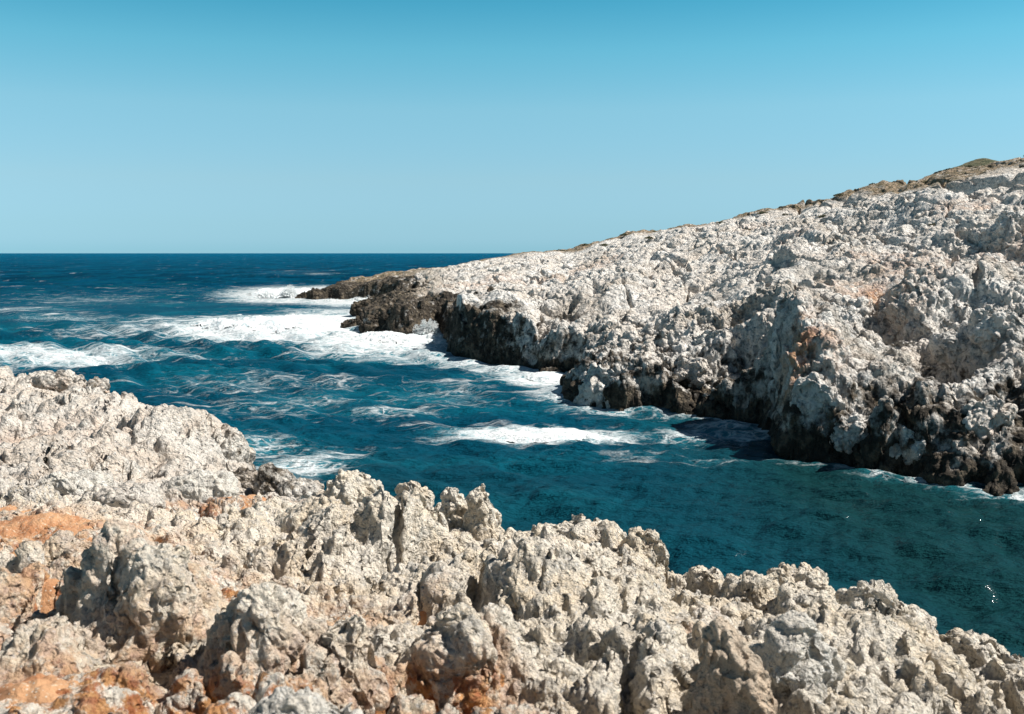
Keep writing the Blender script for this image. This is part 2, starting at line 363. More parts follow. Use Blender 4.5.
def white_water(px, py, hw, hh, rise, label, seed, n=170):
    """a churning mass of broken water, raised off the sea with torn edges"""
    cx, cy = on_sea(px, py); x1, _ = on_sea(px + hw, py); _, y0 = on_sea(px, py + hh); _, y1 = on_sea(px, py - hh)
    rx = x1 - cx; u = np.linspace(-1.25, 1.25, n * 2); v = np.linspace(-1.25, 1.25, n)
    U, Vv = np.meshgrid(u, v); X = cx + U * rx; Y = np.where(Vv < 0, cy + Vv * (cy - y0), cy + Vv * (y1 - cy))
    X = X * (Y / cy)
    Q = np.stack([X.ravel(), Y.ravel(), np.full(X.size, seed * 7.7)], 1).astype(f32)
    s = max(0.5, rx / 14)
    r = np.hypot(U, Vv).ravel() + 0.42 * fbm(Q * np.array([0.35 / s, 0.7 / s, 1], f32), seed, 6, 0.65)
    m = smooth(r, 1.0, 0.55)
    l2 = fbm(Q * f32(1.5 / s), seed + 4, 3, 0.55)
    sh = shelter(X, Y).ravel(); zb = sea_z(X, Y, np.full(X.shape, 1.2)).ravel() * sh + 0.35 * foam_field(X, Y).ravel() * (Y.ravel() > 60) * np.clip(Y.ravel() / 100, 0, 1.2)
    z = zb + m * rise * (0.45 + 0.55 * (0.5 + 0.5 * fbm(Q * f32(0.5 / s), seed + 5, 3)) + 0.10 * l2) - 0.06 + 0.06 * m
    hol = fbm(Q * f32(1.6 / s) + 9, seed + 9, 4, 0.6)
    keep = (r < 0.97) & (hol < 0.30 + 1.2 * m)
    V = np.stack([X.ravel(), Y.ravel(), z], 1)
    f = grid_faces(n, n * 2, keep); V, f, _ = compact(V, f, {})
    o = mesh_np('white_water', V, f, M_FOAM); tag(o, label, 'foam', kind='stuff'); return o
# ------------------------------------------------------------ rock detail shared by terrain and boulders
def detail(V, N, octs, cell, upb=0.0):
    """push points out along N by octaves of knobs: octs = (size, amp, seed, zscale)"""
    P = V.copy()
    for size, amp, seed, zs in octs:
        k = np.clip((size / cell - 2.0) / 2.0, 0, 1).astype(f32)
        sel = np.nonzero(k > 0.01)[0]
        if len(sel) == 0: continue
        Q = V[sel]
        h = lumps(warp(Q, size * 0.35, size * 0.8, seed + 50), size, seed, zs) - 0.5
        P[sel] += N[sel] * (h * amp * k[sel])[:, None].astype(f32)
    return P

# ------------------------------------------------------------ near shore
def tps(pts, vals, q, lam=1e-4):
    def K(r2): return np.where(r2 > 0, 0.5 * r2 * np.log(r2 + 1e-12), 0)
    p = np.asarray(pts, float); n = len(p)
    A = K(((p[:, None] - p[None]) ** 2).sum(-1)) + lam * np.eye(n)
    Pm = np.hstack([np.ones((n, 1)), p]); L = np.block([[A, Pm], [Pm.T, np.zeros((3, 3))]])
    wv = np.linalg.solve(L, np.concatenate([vals, np.zeros(3)]))
    r = K(((q[:, None] - p[None]) ** 2).sum(-1)) @ wv[:n] + wv[n] + q @ wv[n + 1:]
    return r
NEAR_PTS = [(-400, 714, 4.4), (0, 714, 4.2), (250, 714, 3.9), (500, 714, 4.2), (750, 714, 4.3), (1024, 714, 6.2), (1300, 714, 7.0),
            (0, 650, 5.5), (100, 650, 5.4), (250, 650, 5.3), (500, 650, 5.6), (750, 645, 6.2), (900, 660, 7.2), (1024, 665, 8.4),
            (-400, 600, 6.8), (0, 600, 6.8), (100, 600, 6.6), (250, 600, 7), (500, 600, 7.5), (640, 600, 8), (750, 595, 8.8), (900, 635, 8.4),
            (0, 550, 9), (100, 550, 9), (250, 550, 10), (380, 540, 10.5), (500, 550, 10), (600, 555, 11), (640, 552, 12), (750, 580, 10.4), (820, 600, 10),
            (-400, 500, 15), (0, 505, 14), (100, 520, 12), (250, 515, 15), (350, 500, 15), (420, 503, 14.5), (500, 515, 13.5),
            (0, 474, 24), (100, 482, 25), (200, 492, 25), (250, 494, 25), (300, 494, 24), (-400, 440, 30),
            (0, 432, 38), (100, 432, 38), (200, 445, 37), (235, 462, 37), (280, 490, 33), (-400, 380, 50),
            (0, 392, 48), (100, 402, 46), (150, 410, 44), (200, 434, 40), (0, 374, 57), (70, 386, 52), (-400, 362, 60), (-900, 370, 55), (-900, 550, 9)]
NEAR_EDGE = [(1500, 760, 7.5), (1024, 668, 8.8), (960, 648, 9.0), (900, 633, 9.2), (850, 606, 10.0), (800, 585, 10.8), (740, 580, 11), (670, 580, 11.4), (640, 553, 12.6), (590, 532, 13.2),
             (530, 528, 13.6), (470, 512, 14.5), (400, 502, 15.5), (350, 494, 17), (325, 494, 19), (318, 492, 24), (312, 492, 31), (285, 488, 36.5), (255, 487, 38), (243, 462, 40), (232, 450, 41.5), (205, 433, 43.5),
             (155, 404, 48), (120, 399, 51), (104, 392, 55), (50, 382, 59), (10, 368, 64), (-60, 360, 68), (-300, 355, 72), (-900, 350, 76)]
poly_near = [at(*e)[:2] for e in NEAR_EDGE] + [(-60, -4), (9, -4)]
NA0, NA1, ND0, ND1 = -1.0, 0.95, 1.15, 74.0
_p = [(at(*c)[0] / c[2] * 1.6, math.log(c[2])) for c in NEAR_PTS]; _z = [at(*c)[2] for c in NEAR_PTS]
_a = np.linspace(NA0, NA1, 340); _l = np.linspace(math.log(ND0), math.log(ND1), 300)
_A, _L = np.meshgrid(_a, _l)
NEAR_Z = np.clip(tps(_p, np.array(_z), np.stack([_A.ravel() * 1.6, _L.ravel()], 1)).reshape(_A.shape), 0.4, 8.4)
NEAR_S = sdist(_A * np.exp(_L), np.exp(_L), poly_near).reshape(_A.shape)
def near_z(X, Y):
    A = X / Y; L = np.log(Y); zin = upsample(NA0, NA1, math.log(ND0), math.log(ND1), NEAR_Z, A, L)
    s = upsample(NA0, NA1, math.log(ND0), math.log(ND1), NEAR_S, A, L)
    return zin, s
# large forms: px, py (where seen), distance, radius across (m), radius along (m), height (m)
NEAR_BUMPS = [(737, 700, 4.7, .34, .34, -.34), (300, 716, 3.9, .45, .3, -.10), (120, 560, 8.2, .5, .5, .15), (150, 600, 6.2, 0.42, 0.45, 0.50), (255, 640, 5.6, 0.28, 0.3, 0.36), (330, 650, 5.3, 0.26, 0.3, 0.28), (470, 640, 5.8, 0.50, 0.5, 0.34), (560, 590, 8.0, 0.9, 0.7, 0.42),
              (300, 545, 10.0, 0.55, 0.5, 0.55), (400, 545, 10.5, 0.6, 0.6, 0.45), (850, 660, 7.4, 0.5, 0.5, 0.35), (790, 620, 8.6, 0.6, 0.6, 0.4), (640, 650, 6.3, 0.45, 0.5, 0.30), (950, 680, 7.4, 0.5, 0.4, 0.3),
              (700, 700, 5.1, 0.16, 0.5, -0.45), (785, 690, 5.3, 0.16, 0.35, -0.55), (295, 520, 11.5, 0.25, 0.3, -0.5), (180, 690, 4.6, 0.25, 0.2, -0.18), (760, 650, 6.4, 0.12, 0.5, -0.4),
              (90, 535, 10.0, 1.2, 1.0, -0.28), (310, 596, 7.4, 0.55, 0.35, -0.28), (15, 492, 16, 1.2, 1.5, -0.4), (245, 600, 7.2, .3, .3, .2), (60, 640, 5.4, .25, .3, .25), (20, 600, 6.5, .4, .3, .25),
              (40, 455, 30, 3, 2, 1.0), (150, 440, 36, 3, 2.5, 0.8), (215, 452, 38.5, 1.3, 1.6, 0.9), (90, 420, 42, 4, 3, 0.5)]
SOIL = [(90, 535, 9.8, 1.2, 1.4, 1.0), (310, 597, 7.3, 0.65, 0.55, 1.0), (10, 490, 16, 1.6, 2.2, 1.0), (60, 520, 12, 1.2, 1.2, 0.9), (215, 690, 4.5, 0.34, 0.3, 0.8), (60, 600, 6.6, 0.5, 0.4, 0.8), (30, 680, 4.8, 0.45, 0.45, 0.9),
        (430, 590, 7.8, 0.25, 0.3, 0.6), (240, 492, 24, 1.0, 1.0, 0.8), (170, 560, 8.4, 0.4, 0.4, 0.7), (30, 545, 9.4, 0.6, 0.6, 0.7), (710, 628, 7.6, 0.12, 0.12, 0.7)]
ORANGE = [(110, 690, 4.6, 0.75, 0.6, 1.0), (60, 600, 6.4, 0.9, 0.9, 0.85), (200, 690, 4.5, 0.4, 0.4, 0.9), (440, 660, 5.3, 0.35, 0.4, 1.0), (480, 700, 4.5, 0.4, 0.4, 0.8), (300, 600, 7.0, 0.7, 0.4, 0.8), (20, 520, 12, 1.5, 2.5, 0.75),
          (240, 495, 22, 1.5, 2.5, 0.75), (590, 570, 9.5, 0.5, 0.5, 0.55), (715, 640, 7.0, 0.2, 0.25, 0.8), (40, 430, 37, 3, 3, 0.5), (380, 640, 5.6, 0.3, 0.3, 0.6), (150, 560, 8.0, 1.1, 1.2, 0.6), (270, 690, 4.6, .3, .3, .55)]
def spots(lst, X, Y, sharp=1.0):
    r = np.zeros_like(X)
    for px, py, d, ra, rl, h in lst:
        cx, cy, _ = at(px, py, d)
        r = r + h * np.exp(-(((X - cx) / ra) ** 2 + ((Y - cy) / rl) ** 2) ** sharp)
    return r
def near_macro(X, Y):
    zin, s = near_z(X, Y)
    X64, Y64 = X, Y
    z = zin + spots(NEAR_BUMPS, X64, Y64, 1.4)
    return z, s
def cliff(z, s, w, floor_):
    """drop off outside the outline"""
    t = smooth(s, -w, w * 0.25); return floor_ + (z - floor_) * t
GR = {}
def build_near():
    nc, nr = 1500, 1500
    aa = np.linspace(-1, 1, nc); aa = np.where(aa < 0, -aa * NA0, aa * NA1); aa = aa * (0.72 + 0.28 * np.abs(aa))
    dd = np.exp(np.linspace(math.log(ND0), math.log(ND1), nr) ** 1.0)
    A, Y = np.meshgrid(aa, dd); X = A * Y
    z, s = near_macro(X, Y); X = X.ravel(); Y = Y.ravel(); z = z.ravel(); s = s.ravel()
    cell = (Y * 0.0021).astype(f32)
    P = np.stack([X, Y, z], 1).astype(f32)
    amp = (0.55 + 0.45 * smooth(Y, 4, 14)) * (0.85 + 0.6 * vnoise(P * f32(0.55), 44))                                # rock relief grows with the size of the blocks
    soil = np.clip(spots(SOIL, X, Y, 1.5), 0, 1)
    sw = s + 0.5 * amp * fbm(P * f32(0.7), 41, 3)
    Pw = warp(P, 0.35, 1.1, 21)
    big = columns(Pw * np.array([1, 0.75, 0], f32), 2.0, 22); mid = columns(warp(P, .2, .7, 29) * np.array([1, 0.8, 0], f32), 0.80, 23)
    sp = columns(warp(P, 0.12, 0.4, 25) * np.array([1, 0.8, 0], f32), 0.34, 24)
    ridge = 1 - np.abs(fbm(P * np.array([0.8, 0.5, 0], f32), 27, 4))
    kf1, kf2 = worley(warp(P, .3, .9, 45) * np.array([1 / 1.15, 1 / 1.6, 0], f32), 46); cleft = smooth(kf2 - kf1, 0.13, 0.0) * smooth(vnoise(P * f32(0.9), 47), -0.5, 0.1)
    edge_ = smooth(s, 3.0, 0.8) * (Y < 22)
    h = (big - 0.55) * 0.74 * amp + (mid - 0.5) * (0.46 - 0.25 * smooth(Y, 18, 30)) * amp + (sp - 0.5) * (0.17 - 0.10 * smooth(Y, 18, 30)) + (ridge - 0.85) * 0.22 - 0.42 * cleft * (0.5 + 0.5 * amp) + edge_ * (0.04 + 0.14 * smooth(X / Y, 0.16, 0.10) - 0.16 * smooth(X / Y, 0.03, -0.01))
    far_ = smooth(Y, 18, 30)
    h += far_ * (lumps(Pw * np.array([1, 1, 0], f32), 4.2, 28) - 0.5) * 1.3
    z = z + h * (1 - 0.75 * soil)
    z = cliff(z, sw, 0.5 + 0.35 * far_, -2.5)
    V = np.stack([X, Y, z], 1).astype(f32)
    N = normals(V, nr, nc)
    N2 = N.reshape(nr, nc, 3)
    N = (N + np.array([0, 0, 0.25], f32)); N /= np.linalg.norm(N, axis=1, keepdims=True)
    sf = (1 - 0.7 * soil).astype(f32)
    V = detail(V, N * sf[:, None], [(1.5, 0.42, 31, 0.5)], np.where(Y > 14, cell, 9)) 
    V = detail(V, N * sf[:, None], [(0.5, 0.22, 32, 0.4)], cell)
    N = normals(V, nr, nc)
    V = detail(V, N * sf[:, None], [(0.20, 0.115, 33, 0.5), (0.085, 0.068, 34, 0.7), (0.04, 0.038, 35, 0.9), (0.022, 0.016, 36, 1)], cell)
    org = (0.38 + 0.9 * smooth(h, 0.12, -0.30)) * np.clip(1.25 * spots(ORANGE, X, Y), 0, 1) + 0.35 * soil; org *= (1 - 0.5 * smooth(Y, 20, 40))
    lw = 0.8 + 0.6 * (X / Y < -0.2)
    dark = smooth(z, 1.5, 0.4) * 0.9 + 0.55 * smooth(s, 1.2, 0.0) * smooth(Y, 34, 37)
    # keep what is above the sea bed
    GR['near'] = (V.reshape(nr, nc, 3).copy(), aa, np.log(dd))
    keep = V[:, 2] > -2.0
    f = grid_faces(nr, nc, keep)
    V, f, at_ = compact(V, f, {'orange': np.clip(org, 0, 1), 'dark': np.clip(dark, 0, 1), 'veg': 0 * org})
    me = mesh_np('rocky_shore', V, f, M_NEAR, at_); tag(me, 'near shore of fluted karst limestone', 'rock', kind='structure')
    me.data.materials.append(M_MID)
    yc = V[f[:, 0], 1]; nz = rng.normal(0, 2.0, len(f)); me.data.polygons.foreach_set('material_index', (yc + nz > 20).astype(np.int32))
    # soil lying in the hollows
    n2r, n2c = 420, 520
    a2 = np.linspace(-0.75, 0.35, n2c); d2 = np.exp(np.linspace(math.log(3.2), math.log(30), n2r)); A, Y = np.meshgrid(a2, d2); X = A * Y
    z, s = near_macro(X, Y); so = np.clip(spots(SOIL, X, Y, 1.5), 0, 1)
    Q = np.stack([X.ravel(), Y.ravel(), 0 * X.ravel()], 1)
    z = z + (-0.52 + 0.56 * so + 0.16 * fbm(Q * 1.6, 5, 5, 0.6).reshape(X.shape) + 0.03 * fbm(Q * 11, 6, 3).reshape(X.shape) + 0.03 * (lumps(Q.astype(f32), 0.12, 8) - 0.5).reshape(X.shape))
    V = np.stack([X, Y, z], -1).reshape(-1, 3)
    f = grid_faces(n2r, n2c, (so > 0.12).ravel()); V, f, _ = compact(V, f, {})
    o = mesh_np('soil', V, f, M_SOIL); tag(o, 'orange red soil in the hollows between the near rocks', 'soil', kind='structure')
build_near()

# ------------------------------------------------------------ headland
SHORE = [(1500, 540), (1200, 508), (1100, 502), (1024, 497), (975, 491), (940, 484), (905, 474), (880, 474), (850, 464), (820, 462), (795, 459), (783, 450), (778, 436), (766, 426), (745, 419), (715, 417), (685, 414), (664, 413),
         (645, 411), (620, 411), (590, 407), (571, 402), (568, 392), (580, 382), (574, 375), (556, 374), (530, 370), (505, 364), (475, 360), (452, 353), (447, 344), (446, 338), (436, 334), (424, 337), (412, 341), (396, 340), (380, 334),
         (362, 332), (353, 328), (362, 322), (384, 318), (396, 311), (402, 303), (380, 301.5), (340, 301), (318, 300.5), (306, 299.5), (318, 296.5)]
poly_h = [on_sea(*p) for p in SHORE] + [(-20, 262), (60, 300), (400, 330), (420, 20)]
T_PX = [300, 350, 400, 450, 500, 570, 650, 720, 780, 850, 940, 1024, 1300, 1600]
T_D0 = [125, 125, 122, 112, 96, 72, 66, 64, 52, 49, 47, 46, 42, 40]
T_Z0 = [0.8, 2.2, 3.8, 4.4, 4.8, 2.7, 3.3, 4.4, 5.2, 4.0, 3.3, 3.1, 4.2, 4.2]
T_DC = [216, 220, 222, 224, 225, 218, 208, 198, 188, 178, 168, 160, 140, 130]
T_YC = [297, 283, 273, 264.5, 255.5, 246, 232, 220, 210, 196, 171, 156, 120, 105]
T_A = [az(p) for p in T_PX]; T_ZC = [CAMH + d * (253 - y) / F for d, y in zip(T_DC, T_YC)]
HB = [(930, 300, 62, 2.2, 6, 1.2), (1006, 345, 56, 2.6, 4, 1.2), (962, 375, 54, 1.6, 3, -1.6), (888, 425, 47.5, 1.2, 1.6, -1.2), (930, 440, 46.5, 1.5, 1.5, 0.7), (640, 330, 85, 3, 5, -1.4), (600, 300, 110, 5, 8, 1.4), (555, 320, 100, 3, 6, -1.3),
      (860, 225, 130, 6, 10, -1.5), (900, 215, 130, 5, 8, 1.4), (760, 250, 120, 5, 9, -1.4), (800, 245, 120, 5, 9, 1.3), (690, 262, 130, 5, 9, -1.2), (800, 335, 54, 3.2, 4.5, 1.8), (732, 385, 63, 4.2, 3.6, -3.8), (745, 345, 70, 2.5, 3, -1.2), (905, 320, 60, 2.0, 6.0, -3.4), (870, 300, 62, 2.2, 5, 0.9), (960, 300, 68, 4, 6, 1.3), (985, 340, 60, 3.5, 4.0, -3.0), (1000, 415, 50, 3, 3, 0.9), (940, 385, 52, 2.2, 2.5, -1.6), (900, 400, 50, 2.0, 2.0, 0.6),
      (1010, 250, 92, 6, 8, 2.4), (975, 260, 88, 4, 6, -1.8), (480, 315, 100, 5, 6, 1.0), (610, 375, 68, 4, 3.5, 0.6), (570, 355, 78, 3, 4, -1.3), (690, 330, 75, 3, 6, 1.1), (650, 350, 72, 2, 5, -1.0), (760, 300, 70, 3, 6, 0.8), (840, 380, 52, 1.6, 3, -0.9), (720, 280, 95, 5, 8, -1.2), (830, 260, 95, 6, 8, 1.0)]
POLY_H.extend(poly_h)
build_sea()
white_water(545, 436, 62, 4.5, 0.28, 'long low breaker of white foam alone in the middle of the cove', 11)
white_water(288, 296, 40, 5.0, 0.7, 'white surf bursting on the far tip of the dark spit', 12)
white_water(275, 329, 80, 8, 0.7, 'broad band of white surf rolling in below the cape', 13)
white_water(400, 341, 50, 6, 0.7, 'churning white water at the foot of the dark low rocks', 14)
white_water(548, 380, 22, 4, 0.3, 'white wash in the notch before the wedge shaped rock', 16)
def head_in(X, Y):
    a = X / Y; d0 = np.interp(a, T_A, T_D0); dc = np.interp(a, T_A, T_DC); z0 = np.interp(a, T_A, T_Z0); zc = np.interp(a, T_A, T_ZC)
    v = (Y - d0) / (dc - d0)
    z = z0 + (zc - z0) * np.clip(v, -0.3, 1) ** 1.0 - 0.06 * np.maximum(Y - dc, 0)
    return z, v, a
def build_head():
    a0, a1 = az(285), az(1330); nc, nr = 1560, 1500
    aa = np.concatenate([np.linspace(a0, az(1040), 1330, endpoint=False), np.linspace(az(1040), a1, nc - 1330)])
    dd = np.exp(np.linspace(math.log(33), math.log(262), nr)); A, Y = np.meshgrid(aa, dd); X = A * Y
    # outline distance from a coarse grid
    ca = np.linspace(a0, a1, 520); cl = np.linspace(math.log(33), math.log(262), 520); CA, CL = np.meshgrid(ca, cl)
    S = sdist(CA * np.exp(CL), np.exp(CL), poly_h).reshape(CA.shape)
    s = upsample(a0, a1, math.log(33), math.log(262), S, A, np.log(Y))
    z, v, a = head_in(X, Y)
    X = X.ravel(); Y = Y.ravel(); z = z.ravel(); v = v.ravel(); a = a.ravel(); s = s.ravel()
    act = s > -4
    cell = (Y * 0.00138).astype(f32)
    P = np.stack([X, Y, z], 1).astype(f32)
    Pw = warp(P, 1.2, 4.0, 71)
    fl = np.array([1, 0.6, 0], f32)
    fz = smooth(Y, 62, 100)
    gr = 1 - 0.9 * smooth(v + 0.13 * smooth(a, az(850), az(930)), 0.84, 0.92)                                     # blocks get low and soil covered near the crest
    big = lumps(Pw * fl, 9.0, 72); m1 = lumps(Pw * np.array([1, .8, 0], f32), 3.6, 73); m2 = lumps(warp(P, .4, 1.5, 76) * np.array([1, .8, 0], f32), 1.5, 74)
    pf1, pf2 = worley(warp(P, .5, 2, 97) * np.array([1 / 1.7, 1 / 2.6, 0], f32), 98); holes = smooth(pf1, 0.36, 0.12) * smooth(vnoise(P * f32(0.2), 99), -0.35, 0.2)
    cf1, cf2 = worley(warp(P, 1.5, 5, 86) * np.array([1 / 5.5, 1 / 15, 0], f32), 87); crack = smooth(cf2 - cf1, 0.09, 0.0)
    strat = fbm(P * np.array([0.09, 0.05, 0], f32), 77, 4)
    h = ((big - .55) * 2.2 + (m1 - .5) * (1.35 - 0.45 * fz) + (m2 - .5) * (0.75 - 0.35 * fz) + strat * 1.6) * (0.75 + 0.7 * vnoise(P * f32(0.035), 85)) - 0.9 * crack * (Y < 190) - (0.9 + 0.5 * fz) * holes * (0.12 + 0.88 * gr)
    hb = np.zeros_like(X)
    for px, py, d, ra, rl, hh in HB:
        cx, cy, _ = at(px, py, d); hb += hh * np.exp(-(((X - cx) / ra) ** 2 + ((Y - cy) / rl) ** 2) ** 2.0)
    z = z + h + hb
    # ledge under the brown crest band
    led = smooth(a, az(850), az(930)); vl = 0.81 - 0.05 * smooth(a, az(860), az(1024)) + 0.012 * fbm(P * f32(0.08), 78, 3)
    z += -2.8 * led * (smooth(v, vl - 0.10, vl) - smooth(v, vl, vl + 0.006))
    tip = smooth(a, az(520), az(380))
    z += 0.0
    sw = s + 1.3 * fbm(P * f32(0.22), 79, 4) * smooth(Y, 30, 80) + 0.5 * fbm(P * f32(0.6), 80, 3)
    wd = 1.7 + 0.5 * smooth(Y, 60, 150) + 3.2 * smooth(a, az(770), az(860)) * (Y < 75) * smooth(fbm(P * f32(0.16), 83, 2), -0.4, 0.3)
    z = -3 + (z + 3) * smooth(sw, -wd * 0.62, wd * 0.6) ** 0.8
    V = np.stack([X, Y, z], 1).astype(f32); N = normals(V, nr, nc); g = ((0.2 + 0.8 * gr) * (1 - 0.22 * fz) * (0.8 + 0.5 * vnoise(P * f32(0.12), 88))).astype(f32)[:, None]
    cc = np.where(act, cell, 99).astype(f32)
    N[:, 2] += 0.15; N /= np.linalg.norm(N, axis=1, keepdims=True)
    V = detail(V, N * g, [(2.6, 1.25, 81, 0.8), (1.15, 0.8, 82, 0.75)], cc)
    N = normals(V, nr, nc)
    V = detail(V, N * g, [(0.55, 0.42, 83, 0.8), (0.27, 0.22, 84, 1)], cc)
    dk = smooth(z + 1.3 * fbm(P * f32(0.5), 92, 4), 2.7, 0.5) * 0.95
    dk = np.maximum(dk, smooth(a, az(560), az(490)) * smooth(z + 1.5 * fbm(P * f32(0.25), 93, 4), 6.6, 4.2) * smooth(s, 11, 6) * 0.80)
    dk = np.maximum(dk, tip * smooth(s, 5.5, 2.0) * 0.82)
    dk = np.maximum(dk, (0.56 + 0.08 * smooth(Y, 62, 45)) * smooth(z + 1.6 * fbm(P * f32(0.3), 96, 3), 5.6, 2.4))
    veg = np.clip(smooth(v + 0.03 * fbm(P * f32(0.1), 94, 4) + 0.14 * led, 0.92, 0.97) * (1 - 0.6 * smooth(v, 0.80, 0.9) * 0) + smooth(a, az(470), az(400)) * smooth(s, 3, 6) * 0.9, 0, 1)
    veg = np.maximum(veg, 0.35 * smooth(fbm(P * f32(0.15), 90, 4), 0.15, 0.4))
    org = 0.4 * smooth(fbm(P * np.array([.07, .05, .1], f32), 91, 4), 0.25, 0.5)
    for px, py, d, r_ in ((805, 345, 52, 1.6), (790, 365, 51, 1.3), (880, 270, 75, 2.0)):
        cx, cy, _ = at(px, py, d); org = np.maximum(org, np.exp(-(((X - cx) / r_) ** 2 + ((Y - cy) / (r_ * 1.6)) ** 2)))
    GR['head'] = (V.reshape(nr, nc, 3).copy(), aa, np.log(dd))
    keep = (V[:, 2] > -1.6) & act
    f = grid_faces(nr, nc, keep); V, f, at_ = compact(V, f, {'orange': org * 0.8, 'dark': dk, 'veg': veg})
    o = mesh_np('headland', V, f, M_FAR, at_); tag(o, 'pale limestone headland rising to a brown crest', 'headland', kind='structure')
    return
build_head()

# ------------------------------------------------------------ ground look-up
def ground(which, x, y):
    G, aa, ll = GR[which]; i = int(np.clip(np.searchsorted(aa, x / y), 1, len(aa) - 2)); j = int(np.clip(np.searchsorted(ll, math.log(y)), 1, len(ll) - 2))
    return float(np.median(G[j - 1:j + 2, i - 1:i + 2, 2]))
def hit(which, px, py, dmin, dmax):
    """first place where the sight line through a pixel meets the terrain"""
    d = dmin
    while d < dmax:
        x, y, z = at(px, py, d)
        if ground(which, x, y) > z: return x, y, z
        d *= 1.004
    return at(px, py, dmax)

# ------------------------------------------------------------ single rocks
_ico = {}
def ico(n):
    if n not in _ico:
        import bmesh
        bm = bmesh.new(); bmesh.ops.create_icosphere(bm, subdivisions=n, radius=1)
        V = np.array([v.co[:] for v in bm.verts], f32); Fc = np.array([[v.index for v in f.verts] for f in bm.faces], np.int32); bm.free()
        _ico[n] = (V, Fc)
    return _ico[n]
def rock(name, px, py, d, rx, ry, rz, mat, label, cat, group=None, seed=1, sub=6, taper=0.0, lean=(0, 0), rough=1.0, orange=0.0, dark=0.0, boxy=0.0, rot=0.0):
    """one weathered rock; px, py = where its middle is seen, d = distance, radii in metres"""
    U, Fc = ico(sub); cx, cy, cz = at(px, py, d)
    P = U.copy()
    if boxy: P = np.sign(P) * np.abs(P) ** f32(1 - boxy * 0.5)
    h = P[:, 2:3]; t = 1 - taper * np.clip((h + 1) / 2, 0, 1)
    P = P * np.array([rx, ry, rz], f32); P[:, :2] *= t
    P[:, 0] += lean[0] * (U[:, 2] + 1) * 0.5; P[:, 1] += lean[1] * (U[:, 2] + 1) * 0.5
    c_, s_ = math.cos(rot), math.sin(rot); P[:, :2] = P[:, :2] @ np.array([[c_, s_], [-s_, c_]], f32)
    r = (rx * ry * rz) ** (1 / 3); sd = seed * 13
    O = f32(seed * 3.71)
    W = P + r * 0.32 * rough * np.stack([fbm(P / f32(r * 1.1) + O, sd + k * 5, 3) for k in range(3)], 1)
    N = vert_normals(W, Fc)
    near_ = d < 20; P0 = P + np.array([cx, cy, cz], f32)
    for k, (sz, am) in enumerate(((0.9, 0.48), (0.42, 0.30))):
        W = W + N * ((lumps(warp(P, 0.3 * r * sz, r * sz, sd) + O, r * sz, sd + k, 0.6) - 0.5) * am * r * rough)[:, None].astype(f32)
    N = vert_normals(W, Fc)
    for k, (sz, am) in enumerate(((0.21, 0.12), (0.09, 0.068), (0.04, 0.036)) if near_ else ((0.2, 0.13), (0.095, 0.065), (0.045, 0.03))):
        q_ = 1.0 if near_ else r
        W = W + N * ((lumps(P0 + O, q_ * sz, sd + 5 + k, 0.6) - 0.5) * am * q_ * (0.5 + 0.5 * rough))[:, None].astype(f32)
    n = len(W); zw = W[:, 2] / rz
    at_ = {'orange': np.clip(orange * (0.6 - 0.7 * zw), 0, 1), 'dark': np.full(n, dark, f32), 'veg': np.zeros(n, f32)}
    o = mesh_np(name, W, Fc, mat, at_); o.location = (cx, cy, cz)
    return tag(o, label, cat, group)
